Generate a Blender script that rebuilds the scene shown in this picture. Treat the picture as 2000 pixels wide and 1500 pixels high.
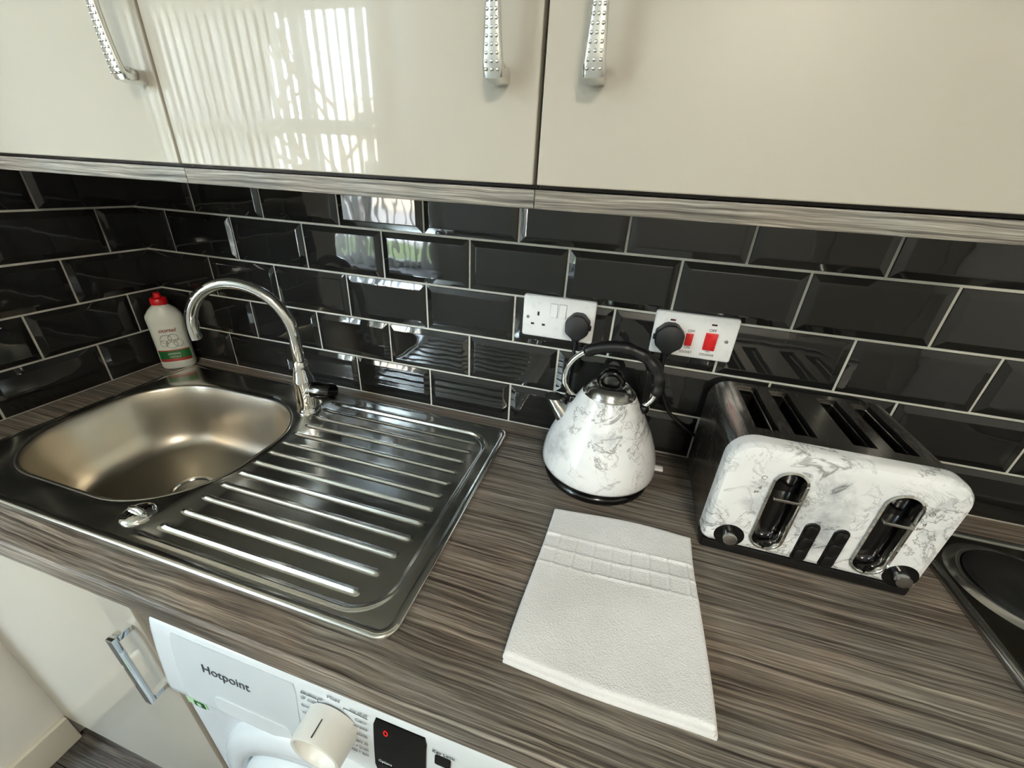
import bpy, bmesh, math, random
from mathutils import Vector, Matrix
random.seed(7)
S = bpy.context.scene
COL = S.collection
for o in list(bpy.data.objects): bpy.data.objects.remove(o)
Z0 = 0.91                      # height of the worktop; all z below are written relative to it

# ------------------------------------------------------------------ camera
cam_d = bpy.data.cameras.new('camera'); cam = bpy.data.objects.new('camera', cam_d); COL.objects.link(cam)
cam_d.sensor_width = 36.0; cam_d.lens = 14.168; cam_d.clip_start = 0.01; cam_d.clip_end = 200
RX, RY, RZ = (0.957, 0.286, 0.052), (0.174, -0.419, -0.891), (-0.233, 0.862, -0.451)
_z = -Vector(RZ).normalized(); _x = Vector(RX); _x = (_x - _z*_x.dot(_z)).normalized(); _y = _z.cross(_x)
cam.matrix_world = Matrix(((_x.x, _y.x, _z.x, 1.2308), (_x.y, _y.y, _z.y, -0.7931), (_x.z, _y.z, _z.z, 0.5146+Z0), (0, 0, 0, 1)))
S.camera = cam

# ------------------------------------------------------------------ world, light, exposure
W = bpy.data.worlds.new('sky'); S.world = W; W.use_nodes = True
nt = W.node_tree; bg = nt.nodes['Background']
sky = nt.nodes.new('ShaderNodeTexSky'); sky.sky_type = 'NISHITA'; sky.sun_disc = False
sky.sun_elevation = math.radians(38); sky.sun_rotation = math.radians(40); sky.dust_density = 3.0; sky.air_density = 1.0
mixw = nt.nodes.new('ShaderNodeMix'); mixw.data_type = 'RGBA'; mixw.inputs[0].default_value = 0.45
mixw.inputs[7].default_value = (3.6, 3.75, 3.8, 1)
nt.links.new(sky.outputs[0], mixw.inputs[6]); nt.links.new(mixw.outputs[2], bg.inputs[0])
bg.inputs[1].default_value = 7.0
WX0, WX1, WZ0, WZ1, WY = -2.45, -0.50, -0.30, 1.48, -2.60       # the living-room window opposite
pl = bpy.data.lights.new('window_portal', 'AREA'); pl.shape = 'RECTANGLE'; pl.size = WX1-WX0; pl.size_y = WZ1-WZ0
pl.cycles.is_portal = True
po = bpy.data.objects.new('window_portal', pl); COL.objects.link(po)
po.location = ((WX0+WX1)/2, WY-0.14, (WZ0+WZ1)/2+Z0); po.rotation_euler = (math.radians(90), 0, 0)
S.view_settings.view_transform = 'Standard'; S.view_settings.look = 'None'; S.view_settings.gamma = 1
S.view_settings.use_curve_mapping = False
S.view_settings.exposure = 1.1
S.cycles.caustics_reflective = False; S.cycles.caustics_refractive = False; S.cycles.blur_glossy = 0.5
S.cycles.max_bounces = 8; S.cycles.diffuse_bounces = 4; S.cycles.glossy_bounces = 5; S.cycles.transparent_max_bounces = 12
S.cycles.sample_clamp_indirect = 6.0

# ------------------------------------------------------------------ materials
def lin(c):
    f = lambda v: v/12.92 if v <= .04045 else ((v+.055)/1.055)**2.4
    return tuple(f(v) for v in c[:3]) + (1,)
class NT:
    def __init__(s, name):
        s.m = bpy.data.materials.new(name); s.m.use_nodes = True; s.t = s.m.node_tree
        s.b = s.t.nodes['Principled BSDF']; s.out = s.t.nodes['Material Output']
    def n(s, kind, **kw):
        nd = s.t.nodes.new('ShaderNode'+kind)
        for k, v in kw.items(): setattr(nd, k, v)
        return nd
    def l(s, a, b): s.t.links.new(a, b)
    def coords(s, scale=(1, 1, 1), kind='Object'):
        tc = s.n('TexCoord'); mp = s.n('Mapping'); mp.inputs['Scale'].default_value = scale
        s.l(tc.outputs[kind], mp.inputs[0]); return mp.outputs[0]
    def noise(s, vec, scale, detail=4, rough=.5, dist=0):
        n = s.n('TexNoise'); n.inputs['Scale'].default_value = scale; n.inputs['Detail'].default_value = detail
        n.inputs['Roughness'].default_value = rough; n.inputs['Distortion'].default_value = dist
        s.l(vec, n.inputs['Vector']); return n.outputs[0]
    def ramp(s, fac, stops):
        r = s.n('ValToRGB'); e = r.color_ramp.elements
        while len(e) < len(stops): e.new(.5)
        for q, (p, c) in zip(e, stops): q.position = p; q.color = c if len(c) == 4 else tuple(c)+(1,)
        s.l(fac, r.inputs[0]); return r.outputs[0]
    def mix(s, fac, a, b, mode='MIX'):
        m = s.n('Mix', data_type='RGBA', blend_type=mode)
        for i, v in ((0, fac), (6, a), (7, b)):
            if hasattr(v, 'is_linked') or hasattr(v, 'links'): s.l(v, m.inputs[i])
            else: m.inputs[i].default_value = v
        return m.outputs[2]
    def math(s, op, a, b=None, c=None):
        m = s.n('Math', operation=op)
        for i, v in enumerate((a, b, c)):
            if v is None: continue
            if hasattr(v, 'links'): s.l(v, m.inputs[i])
            else: m.inputs[i].default_value = v
        return m.outputs[0]
    def bump(s, h, strength, dist=.001):
        b = s.n('Bump'); b.inputs['Strength'].default_value = strength; b.inputs['Distance'].default_value = dist
        s.l(h, b.inputs['Height']); s.l(b.outputs[0], s.b.inputs['Normal'])
def mat(name, col, rough=.4, metal=0, spec=.5, var=.03, nscale=60, bump=0, bscale=200, coat=0, rvar=.05):
    k = NT(name); c = lin(col); v = k.coords()
    n = k.noise(v, nscale, 3)
    k.l(k.ramp(n, [(0.25, tuple(max(0, x*(1-var)) for x in c[:3])), (.75, tuple(min(1, x*(1+var)) for x in c[:3]))]), k.b.inputs['Base Color'])
    k.l(k.math('ADD', k.math('MULTIPLY', n, rvar), max(0, rough-rvar/2)), k.b.inputs['Roughness'])
    k.b.inputs['Metallic'].default_value = metal; k.b.inputs['Specular IOR Level'].default_value = spec
    k.b.inputs['Coat Weight'].default_value = coat; k.b.inputs['Coat Roughness'].default_value = .03
    if bump: k.bump(k.noise(v, bscale, 3), bump)
    return k.m
def wood(name, dark, mid, light, rough=.42, along=0, spec=.4):
    k = NT(name); tc = k.n('TexCoord'); sep = k.n('SeparateXYZ'); k.l(tc.outputs['Object'], sep.inputs[0])
    x = sep.outputs[along]; y = sep.outputs[1-along]; z = sep.outputs[2]
    def vec(sx, sy, warp=None):
        c = k.n('CombineXYZ'); yy = k.math('ADD', y, z)
        if warp is not None: yy = k.math('ADD', yy, warp)
        k.l(k.math('MULTIPLY', x, sx), c.inputs[0]); k.l(k.math('MULTIPLY', yy, sy), c.inputs[1]); return c.outputs[0]
    wn = k.noise(vec(2.6, 9.0), 1.0, 4, .55)
    warp = k.math('MULTIPLY', k.math('SUBTRACT', wn, .5), .022)
    n1 = k.noise(vec(3.4, 215, warp), 1.0, 6, .68, .15)          # main grain streaks
    n2 = k.noise(vec(1.3, 17, warp), 1.0, 5, .6, .5)             # broad boards of tone
    n3 = k.noise(vec(14, 800, warp), 1.0, 3, .65)                # fine pores
    n4 = k.noise(vec(5.0, 7.0), 1.0, 5, .6)                      # grey bleaching
    a = k.ramp(n1, [(.36, lin(dark)), (.49, lin(mid)), (.64, lin(light))])
    b = k.ramp(n2, [(.30, (.62, .60, .58, 1)), (.50, (1, 1, 1, 1)), (.72, (1.35, 1.30, 1.24, 1))])
    c = k.mix(1.0, a, b, 'MULTIPLY')
    f = k.ramp(n3, [(.38, (.60, .58, .57, 1)), (.56, (1.10, 1.10, 1.10, 1))])
    c = k.mix(.9, c, f, 'MULTIPLY')
    g = k.ramp(n4, [(.40, (1.06, .98, .92, 1)), (.60, (.97, 1.0, 1.0, 1))])
    c = k.mix(1.0, c, g, 'MULTIPLY')
    k.l(c, k.b.inputs['Base Color']); k.b.inputs['Specular IOR Level'].default_value = spec
    k.l(k.math('ADD', k.math('MULTIPLY', n1, -.12), rough+.06), k.b.inputs['Roughness'])
    k.bump(k.math('ADD', n1, n3), .3, .0006)
    return k.m
def marble(name, scale=1.0, off=0.0):
    k = NT(name); tc = k.n('TexCoord'); mp = k.n('Mapping'); mp.inputs['Location'].default_value = (off, off*.7, -off)
    mp.inputs['Rotation'].default_value = (.5, .6, .3); k.l(tc.outputs['Object'], mp.inputs[0]); v = mp.outputs[0]
    def vein(sc, det, dist, w, dark):
        n = k.noise(v, sc, det, .62, dist)
        d = k.math('ABSOLUTE', k.math('SUBTRACT', n, .5))
        return k.ramp(d, [(0, (dark,)*3), (w, (.92,)*3), (w*2.2, (1,)*3)])
    a = vein(9*scale, 6, .9, .012, .34); b = vein(24*scale, 6, 1.1, .014, .52)
    m1 = k.ramp(k.noise(v, 7*scale, 3), [(.42, (0,)*3), (.52, (1,)*3)])
    m2 = k.ramp(k.noise(v, 11*scale, 2, .5, .3), [(.46, (0,)*3), (.58, (1,)*3)])
    cloud = k.ramp(k.noise(v, 13*scale, 6, .6), [(.30, lin((.70, .72, .73))), (.48, lin((.955, .96, .96))), (.7, lin((.98, .98, .975)))])
    c = k.mix(m1, cloud, a, 'MULTIPLY')
    c2 = k.mix(m2, c, b, 'MULTIPLY')
    k.l(c2, k.b.inputs['Base Color']); k.b.inputs['Roughness'].default_value = .16; k.b.inputs['Coat Weight'].default_value = .3
    k.b.inputs['Coat Roughness'].default_value = .05
    return k.m
def steel(name, col, rough, stretch=(1, 1, 1), sc=300, bump=.05, rv=.12):
    k = NT(name); v = k.coords(stretch); n = k.noise(v, sc, 4); big = k.noise(k.coords(), 7, 3)
    k.b.inputs['Base Color'].default_value = lin(col); k.b.inputs['Metallic'].default_value = 1
    k.l(k.math('ADD', k.math('ADD', k.math('MULTIPLY', n, rv), k.math('MULTIPLY', big, rv)), max(.02, rough-rv)), k.b.inputs['Roughness'])
    if bump: k.bump(n, bump, .0005)
    return k.m
def tile_mat():
    k = NT('black_glazed_tile'); v = k.coords(kind='Object'); inf = k.n('ObjectInfo')
    add = k.n('VectorMath', operation='ADD'); k.l(v, add.inputs[0]); k.l(inf.outputs['Random'], add.inputs[1])
    k.b.inputs['Base Color'].default_value = lin((.12, .12, .115)); k.b.inputs['Roughness'].default_value = .035
    k.b.inputs['Specular IOR Level'].default_value = .5; k.b.inputs['IOR'].default_value = 1.52
    k.bump(k.noise(add.outputs[0], 16, 2, .4), .22, .0022)
    return k.m
def terry():
    k = NT('white_terry'); v = k.coords(); n = k.noise(v, 700, 3, .7); b = k.noise(v, 16, 4)
    k.l(k.ramp(b, [(.3, lin((.95, .95, .945))), (.7, lin((.985, .985, .985)))]), k.b.inputs['Base Color'])
    k.b.inputs['Roughness'].default_value = .95; k.b.inputs['Specular IOR Level'].default_value = .1
    k.b.inputs['Sheen Weight'].default_value = .3
    k.bump(k.math('ADD', k.math('MULTIPLY', n, .6), k.math('ADD', k.math('MULTIPLY', k.noise(v, 480, 3, .6), 1.1), k.math('MULTIPLY', k.noise(v, 45, 3), 1.2))), 1.0, .0013)
    return k.m
def translucent(name, col):
    k = NT(name); v = k.coords(); n = k.noise(v, 90, 3)
    c = k.ramp(n, [(.2, lin(tuple(x*.97 for x in col))), (.8, lin(col))])
    d = k.n('BsdfDiffuse'); t = k.n('BsdfTranslucent'); m = k.n('MixShader'); m.inputs[0].default_value = .55
    k.l(c, d.inputs[0]); k.l(c, t.inputs[0]); k.l(d.outputs[0], m.inputs[1]); k.l(t.outputs[0], m.inputs[2]); k.l(m.outputs[0], k.out.inputs[0])
    return k.m
def pane_mat():
    k = NT('window_glass'); t = k.n('BsdfTransparent'); g = k.n('BsdfGlossy'); g.inputs['Roughness'].default_value = .01
    f = k.n('Fresnel'); f.inputs[0].default_value = 1.45; m = k.n('MixShader')
    n = k.noise(k.coords(), 3, 2); k.l(k.ramp(n, [(0, (.95, .97, .96)), (1, (.97, .98, .97))]), t.inputs[0])
    k.l(f.outputs[0], m.inputs[0]); k.l(t.outputs[0], m.inputs[1]); k.l(g.outputs[0], m.inputs[2]); k.l(m.outputs[0], k.out.inputs[0])
    return k.m
def glow(name, col, strength):
    k = NT(name); k.b.inputs['Base Color'].default_value = lin(col); n = k.noise(k.coords(), 4, 2)
    k.l(k.ramp(n, [(0, lin(tuple(x*.97 for x in col))), (1, lin(col))]), k.b.inputs['Emission Color']); k.b.inputs['Emission Strength'].default_value = strength
    return k.m

MT = dict(
    plaster=mat('cream_wall_paint', (.925, .92, .895), .7, var=.02, nscale=8, bump=.05, bscale=90),
    ceiling=mat('white_ceiling_paint', (.90, .90, .88), .8, var=.01, nscale=8),
    grout=mat('grey_grout', (.80, .79, .75), .8, var=.08, nscale=40, bump=.2, bscale=500),
    tile=tile_mat(),
    melamine=mat('cream_melamine', (.93, .92, .89), .4, var=.01),
    door=mat('ivory_gloss_door', (.742, .720, .668), .022, var=.004, nscale=6, rvar=.02, bump=.006, bscale=5),
    carcass=mat('dark_door_edge', (.20, .16, .15), .5, var=.1),
    worktop=wood('dark_driftwood_worktop', (.222, .200, .178), (.455, .428, .395), (.645, .617, .578), rough=.46),
    pelmet=wood('grey_driftwood_panel', (.30, .288, .268), (.53, .517, .488), (.72, .705, .67), rough=.5),
    endpanel=wood('brown_driftwood_panel', (.30, .26, .23), (.46, .42, .38), (.6, .56, .5), rough=.5, along=0),
    floorw=wood('grey_floor_plank', (.20, .19, .18), (.33, .32, .31), (.45, .44, .42), rough=.5),
    steel=steel('polished_sink_steel', (.87, .865, .84), .18, (1, 1, 1), 160, .02, .08),
    bowl=steel('satin_bowl_steel', (.76, .73, .67), .34, (1, 1, 1), 500, .10, .14),
    brushed=steel('brushed_toaster_steel', (.66, .65, .63), .27, (1, .02, 1), 1400, .012, .05),
    hobsteel=steel('dark_hob_steel', (.36, .34, .30), .22, (.05, 1, 1), 700, .05, .1),
    darkchrome=steel('dark_chrome', (.26, .25, .24), .10, (1, 1, 1), 60, 0, .04),
    chrome=steel('chrome', (.88, .88, .87), .03, (1, 1, 1), 60, 0, .02),
    handlem=steel('bright_handle_chrome', (.90, .90, .89), .16, (1, 1, 1), 120, 0, .06),
    chromedull=steel('satin_chrome', (.70, .70, .69), .2, (1, 1, 1), 120, 0, .08),
    blackgloss=mat('black_gloss_plastic', (.03, .03, .035), .12, var=.1),
    black=mat('black_plastic', (.045, .045, .05), .38, var=.1, nscale=90),
    blackplug=mat('black_rubber_plug', (.07, .075, .08), .5, var=.1, nscale=120, bump=.05, bscale=900),
    iron=mat('cast_iron_hotplate', (.05, .05, .05), .55, var=.15, nscale=200, bump=.1, bscale=600),
    whitep=mat('white_plastic', (.96, .96, .955), .28, var=.01),
    whitem=mat('white_enamel', (.85, .88, .90), .2, var=.008),
    drawer=mat('pale_grey_plastic', (.80, .835, .855), .3, var=.008),
    gapgrey=mat('switch_outline', (.62, .62, .61), .5, var=.02),
    knobp=mat('ivory_knob_plastic', (.89, .89, .865), .32, var=.01),
    paper=mat('grey_print', (.25, .27, .30), .6, var=.05),
    printgrey=mat('light_grey_print', (.50, .52, .54), .6, var=.05),
    ink=mat('dark_print', (.10, .10, .11), .6, var=.05),
    red=mat('red_switch', (.86, .10, .12), .25, var=.02),
    neon=mat('neon_lens', (.30, .04, .07), .2, var=.05),
    redcap=mat('red_cap', (.80, .06, .10), .3, var=.03),
    bottle=mat('white_bottle', (.88, .89, .84), .35, var=.01),
    green=mat('green_label', (.06, .38, .17), .4, var=.03),
    redlab=mat('red_label', (.62, .20, .14), .4, var=.05),
    labelbg=mat('label_white', (.90, .91, .86), .45, var=.01),
    terry=terry(), marblek=marble('marble_print_kettle', 1.0, 0.31), marblet=marble('marble_print_toaster', .9, .77),
    skirting=mat('white_skirting_gloss', (.88, .86, .80), .3, var=.01),
    upvc=mat('white_window_plastic', (.93, .93, .93), .3, var=.01),
    vane=translucent('blind_fabric', (.93, .92, .89)), pane=pane_mat(),
    heat=mat('toaster_inner', (.30, .29, .27), .4, metal=.9, var=.2, nscale=200),
    grass=mat('lawn', (.40, .47, .30), .9, var=.3, nscale=3, bump=.3, bscale=60),
    paving=mat('pale_paving', (.66, .65, .63), .9, var=.08, nscale=4),
    bark=mat('bark', (.30, .25, .21), .9, var=.2, nscale=40, bump=.4, bscale=80),
    brickf=mat('pale_render', (.80, .77, .72), .8, var=.05, nscale=5), dglass=mat('dark_pane', (.10, .12, .14), .1, var=.1),
    lamp=glow('warm_lamp_diffuser', (1.0, .965, .905), 42.0), lamp_fill=glow('white_fill_diffuser', (.86, .95, 1.0), 32.0), led=glow('red_led', (.75, .12, .10), .35),
    sticker=mat('green_sticker', (.72, .86, .70), .4, var=.02), stickerd=mat('dark_green_sticker', (.10, .30, .16), .4, var=.02),
    timber=mat('painted_room_door', (.86, .85, .81), .4, var=.01),
    darkstrip=mat('dark_shadow_strip', (.13, .10, .10), .5, var=.1),
)

# ------------------------------------------------------------------ geometry helpers (z written relative to the worktop)
def V(*a): return Vector(a)
def link(name, me, parent=None, origin=None):
    o = bpy.data.objects.new(name, me); COL.objects.link(o)
    if parent: o.parent = parent
    return o
def root_of(p):
    while p.parent: p = p.parent
    return p
def thing(name, label, cat, loc, group=None):
    o = bpy.data.objects.new(name, None); COL.objects.link(o); o.empty_display_size = .05
    o.location = (loc[0], loc[1], loc[2]+Z0); o['label'] = label; o['category'] = cat
    if group: o['group'] = group
    return o
def tag(o, label, cat, group=None):
    o['label'] = label; o['category'] = cat
    if group: o['group'] = group
    return o
def struct(o): o['kind'] = 'structure'; return o
def flat_normals(o):
    md = o.modifiers.new('weighted_normal', 'WEIGHTED_NORMAL'); md.keep_sharp = True; md.weight = 100
class B:
    def __init__(s): s.v = []; s.f = []
    def add(s, v, f):
        n = len(s.v); s.v += [tuple(p) for p in v]; s.f += [tuple(i+n for i in q) for q in f]; return s
    def box(s, a, b):
        x0, y0, z0 = a; x1, y1, z1 = b
        return s.add([(x0, y0, z0), (x1, y0, z0), (x1, y1, z0), (x0, y1, z0), (x0, y0, z1), (x1, y0, z1), (x1, y1, z1), (x0, y1, z1)],
                     [(0, 3, 2, 1), (4, 5, 6, 7), (0, 1, 5, 4), (1, 2, 6, 5), (2, 3, 7, 6), (3, 0, 4, 7)])
    def loft(s, secs, cap=(True, True), closed=False):
        n = len(secs[0]); v = [p for q in secs for p in q]; f = []
        m = len(secs); rng = m if closed else m-1
        for i in range(rng):
            j = (i+1) % m
            for k in range(n):
                l = (k+1) % n; f.append((i*n+k, i*n+l, j*n+l, j*n+k))
        if not closed:
            if cap[0]: f.append(tuple(range(n-1, -1, -1)))
            if cap[1]: f.append(tuple((m-1)*n+k for k in range(n)))
        return s.add(v, f)
    def lathe(s, c, prof, seg=48, cap=(True, True), axis='z'):
        secs = []
        for r, h in prof:
            ring = []
            for k in range(seg):
                a = 2*math.pi*k/seg; p, q = r*math.cos(a), r*math.sin(a)
                ring.append((c[0]+p, c[1]+q, c[2]+h) if axis == 'z' else (c[0]+p, c[1]-h, c[2]+q) if axis == 'y' else (c[0]+h, c[1]+p, c[2]+q))
            secs.append(ring)
        return s.loft(secs, cap)
    def tube(s, pts, r, seg=12, cap=(True, True), flat=1.0, up=None):
        pts = [Vector(p) for p in pts]; n = len(pts); rs = r if isinstance(r, (list, tuple)) else [r]*n
        T = [(pts[min(i+1, n-1)]-pts[max(i-1, 0)]).normalized() for i in range(n)]
        u = Vector(up) if up else (Vector((0, 0, 1)) if abs(T[0].z) < .9 else Vector((1, 0, 0)))
        secs = []
        for i in range(n):
            u = (u-T[i]*u.dot(T[i])).normalized(); w = T[i].cross(u)
            secs.append([tuple(pts[i]+u*(rs[i]*flat*math.cos(2*math.pi*k/seg))+w*(rs[i]*math.sin(2*math.pi*k/seg))) for k in range(seg)])
        return s.loft(secs, cap)
    def prism(s, outline, fn, a, b):
        return s.loft([[fn(p, q, a) for p, q in outline], [fn(p, q, b) for p, q in outline]])
    def make(s, name, m, parent=None, bevel=0, seg=2, smooth=None, kind=None):
        me = bpy.data.meshes.new(name)
        ox = Vector(root_of(parent).location) if parent else Vector((0, 0, 0))
        me.from_pydata([(x-ox.x, y-ox.y, z+Z0-ox.z) for x, y, z in s.v], [], s.f)
        bm = bmesh.new(); bm.from_mesh(me); bmesh.ops.recalc_face_normals(bm, faces=bm.faces)
        if bevel:
            ed = [e for e in bm.edges if len(e.link_faces) == 2 and e.calc_face_angle(0) > .6]
            bmesh.ops.bevel(bm, geom=ed, offset=bevel, segments=seg, profile=.5, affect='EDGES', clamp_overlap=True)
        bm.to_mesh(me); bm.free()
        if smooth is not None or bevel:
            me.shade_smooth(); me.set_sharp_from_angle(angle=math.radians(smooth if smooth else 35))
        me.materials.append(MT[m] if isinstance(m, str) else m); me.update()
        o = link(name, me, parent)
        if bevel: flat_normals(o)
        if kind: o['kind'] = kind
        return o
def rrect(w, h, r, n=6, cx=0, cz=0, rb=None):
    """rounded rectangle outline, centre cx, cz; rb = radius of the lower corners"""
    rb = r if rb is None else rb; out = []
    for (sx, sz, a0, rr) in ((1, 1, 0, r), (-1, 1, 90, r), (-1, -1, 180, rb), (1, -1, 270, rb)):
        for k in range(n+1):
            a = math.radians(a0+90*k/n); out.append((cx+sx*(w/2-rr)+rr*math.cos(a), cz+sz*(h/2-rr)+rr*math.sin(a)))
    return out
def inset(w, h, r, d, n=6, cx=0, cz=0, rb=None):
    return rrect(w-2*d, h-2*d, max(.0005, r-d), n, cx, cz, None if rb is None else max(.0005, rb-d))
def spline(pts, n=8):
    P = [Vector(p) for p in pts]; P = [P[0]*2-P[1]]+P+[P[-1]*2-P[-2]]; out = []
    for i in range(1, len(P)-2):
        for k in range(n):
            t = k/n; a, b, c, d = P[i-1:i+3]
            out.append(.5*((2*b)+(c-a)*t+(2*a-5*b+4*c-d)*t*t+(3*b-a-3*c+d)*t**3))
    out.append(P[-2]); return out
def text(name, s, size, pos, right, up, m, parent, align='CENTER', depth=.0002, shear=0):
    cu = bpy.data.curves.new(name, 'FONT'); cu.body = s; cu.size = size; cu.align_x = align; cu.align_y = 'CENTER'; cu.extrude = depth; cu.shear = shear
    t = bpy.data.objects.new(name, cu); COL.objects.link(t)
    me = bpy.data.meshes.new_from_object(t.evaluated_get(bpy.context.evaluated_depsgraph_get()))
    bpy.data.objects.remove(t); bpy.data.curves.remove(cu)
    r = Vector(right).normalized(); u = Vector(up); u = (u-r*u.dot(r)).normalized(); n = r.cross(u); p = Vector(pos)+Vector((0, 0, Z0))-Vector(root_of(parent).location)
    me.transform(Matrix(((r.x, u.x, n.x, p.x), (r.y, u.y, n.y, p.y), (r.z, u.z, n.z, p.z), (0, 0, 0, 1))))
    me.materials.clear(); me.materials.append(MT[m]); me.name = name
    return link(name, me, parent)
def boolean_cut(o, cutters):
    for c in cutters:
        md = o.modifiers.new('cut', 'BOOLEAN'); md.operation = 'DIFFERENCE'; md.object = c; md.solver = 'EXACT'
    bpy.context.view_layer.update()
    me = bpy.data.meshes.new_from_object(o.evaluated_get(bpy.context.evaluated_depsgraph_get()))
    o.modifiers.clear(); old = o.data; o.data = me; bpy.data.meshes.remove(old)
    for c in cutters: bpy.data.objects.remove(c)
    me.shade_smooth(); me.set_sharp_from_angle(angle=math.radians(30))
def inv(m, parent):   # dummy keeps call sites short
    return m

# ------------------------------------------------------------------ room shell
FL, CE = -.91, 1.60
XL, XR, YB, YF = -3.0, 3.3, .15, -2.60
fl = struct(B().box((XL-.15, YF-.15, FL-.12), (XR+.15, YB, FL-.012)).make('floor', 'carcass'))
fl['label'] = 'dark grey wood plank floor'
pm = {}
for r in range(17):                                                    # floor boards, running along x
    y1 = -r*.16+.0; off = (r*.47) % 1.2
    xs = [XL]+[XL+off+1.2*k for k in range(0, 7) if XL+.1 < XL+off+1.2*k < XR-.1]+[XR]
    for a, b in zip(xs, xs[1:]):
        key = round(b-a, 3)
        if key not in pm:
            bb = B().box((0, -.159, -.0125), (key-.002, -.001, 0)); o = bb.make('plank', 'floorw')
            pm[key] = o.data; bpy.data.objects.remove(o)
        me = pm[key]
        if y1-.16 < YF: continue
        o = link('plank', me, fl); o.location = (a, y1, FL)
struct(B().box((XL, YF, CE), (XR, YB, CE+.1)).make('ceiling', 'ceiling'))
wb = struct(B().box((XL, .004, FL), (XR, YB, CE)).make('wall_back', 'plaster'))
wl = struct(B().box((-.12, -.745, FL), (-.004, .004, CE)).make('wall_left', 'plaster', None, .003, 2))
struct(B().box((XL-.15, YF, FL), (XL, YB, CE)).make('wall_far_left', 'plaster'))
struct(B().box((XR, YF, FL), (XR+.15, YB, CE)).make('wall_right', 'plaster'))
wf = B()                                                               # wall with the window opening
for a, b in (((XL, FL), (WX0, CE)), ((WX1, FL), (XR, CE)), ((WX0, FL), (WX1, WZ0)), ((WX0, WZ1), (WX1, CE))):
    wf.box((a[0], YF-.15, a[1]), (b[0], YF, b[1]))
struct(wf.make('wall_front', 'plaster'))
bs = B(); bs.box((-.004, -.76, FL), (.012, -.581, FL+.098))
o = bs.make('baseboard_left', 'skirting', None, .004, 2); struct(o)

# tiles: 200 x 100 bevelled black tiles in running bond
P, H = .2025, .1019
ROWS = [(0, .0998), (.0998, .2017), (.2017, .3036), (.3036, .4055), (.4055, .4865)]
gb = B().box((0, 0, 0), (2.9, .0045, .4865)).make('grout', 'grout', wb)
gl = B().box((-.0045, -.605, 0), (0, 0, .4865)).make('grout', 'grout', wl)
tcache = {}
def tile_mesh(w, h, cl, cr, ct):
    key = (round(w, 4), round(h, 4), cl, cr, ct)
    if key in tcache: return tcache[key]
    v = []; f = []
    rings = [(0, .003), (0, -.0012), (.0006, -.0020), (.0118, -.0052), (.0136, -.0055)]
    for d, y in rings:
        l = 0 if cl else d; r = 0 if cr else d; t = 0 if ct else d
        v += [(l, y, d), (w-r, y, d), (w-r, y, h-t), (l, y, h-t)]
    for i in range(len(rings)-1):
        for k in range(4):
            q = (k+1) % 4; f.append((i*4+k, i*4+q, i*4+4+q, i*4+4+k))
    n = (len(rings)-1)*4; f.append((n, n+1, n+2, n+3))
    me = bpy.data.meshes.new('tile'); me.from_pydata([(x-w/2, y, z-h/2) for x, y, z in v], [], f)
    me.materials.append(MT['tile']); me.update(); tcache[key] = me; return me
def put_tile(parent, u0, u1, z0, z1, wall, cl, cr, ct):
    g = .0022; w = u1-u0-2*g; h = z1-z0-2*g
    if w < .012: return
    o = link('tile', tile_mesh(w, h, cl, cr, ct), parent); uc = (u0+u1)/2; zc = (z0+z1)/2+Z0
    rx, rz = random.gauss(0, .004), random.gauss(0, .004)
    if wall == 'b': o.location = (uc, 0, zc); o.rotation_euler = (rx, 0, rz)
    else: o.location = (0, -uc, zc); o.rotation_euler = (rx, 0, math.pi/2+rz)
for r, (z0, z1) in enumerate(ROWS):
    even = r % 2 == 0
    js = [0]+[j for j in [(.2029 if even else .1016)+i*P for i in range(14)] if j < 2.88]+[2.9]
    for a, b in zip(js, js[1:]): put_tile(wb, a, b, z0, z1, 'b', a == 0, b == 2.9, r == 4)
    js = [0]+[j for j in [(.1878 if even else .0865)+i*P for i in range(4)] if j < .59]+[.603]
    for a, b in zip(js, js[1:]): put_tile(wl, a, b, z0, z1, 'l', b == .603, a == 0, r == 4)

# window opposite with vertical blind (seen in the glossy doors and tiles)
w1 = bpy.data.objects.new('window_1', None); COL.objects.link(w1); w1['kind'] = 'structure'; w1.location = ((WX0+WX1)/2, YF-.1, WZ0+Z0)
def bar(a, b, n='window_frame'): return B().box(a, b).make(n, 'upvc', w1, .005, 2)
ya, yb_ = YF-.13, YF-.07
TR = .735
bar((WX0, ya, WZ0), (WX1, yb_, WZ0+.06)); bar((WX0, ya, WZ1-.06), (WX1, yb_, WZ1)); bar((WX0, ya, WZ0+.06), (WX0+.06, yb_, WZ1-.06)); bar((WX1-.06, ya, WZ0+.06), (WX1, yb_, WZ1-.06))
bar((WX0+.06, ya, TR), (WX1-.06, yb_, TR+.09), 'transom')
for mx in (-1.80, -1.15): bar((mx-.03, ya, WZ0+.06), (mx+.03, yb_, TR), 'mullion'); bar((mx-.03, ya, TR+.09), (mx+.03, yb_, WZ1-.06), 'mullion')
for x0, x1 in ((WX0+.06, -1.83), (-1.77, -1.18), (-1.12, WX1-.06)):
    for z0, z1 in ((WZ0+.06, TR), (TR+.09, WZ1-.06)): B().box((x0, YF-.105, z0), (x1, YF-.099, z1)).make('pane', 'pane', w1)
bar((WX0-.05, YF-.06, WZ0-.03), (WX1+.05, YF+.14, WZ0), 'window_sill')
bl = thing('vertical_blind', 'white fabric vertical blind hanging across the wide window', 'blind', ((WX0+WX1)/2, YF+.06, WZ1+.02))
B().box((WX0-.05, YF+.035, WZ1+.02), (WX1+.05, YF+.085, WZ1+.06)).make('headrail', 'upvc', bl, .004, 2)
nv = 26
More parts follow.
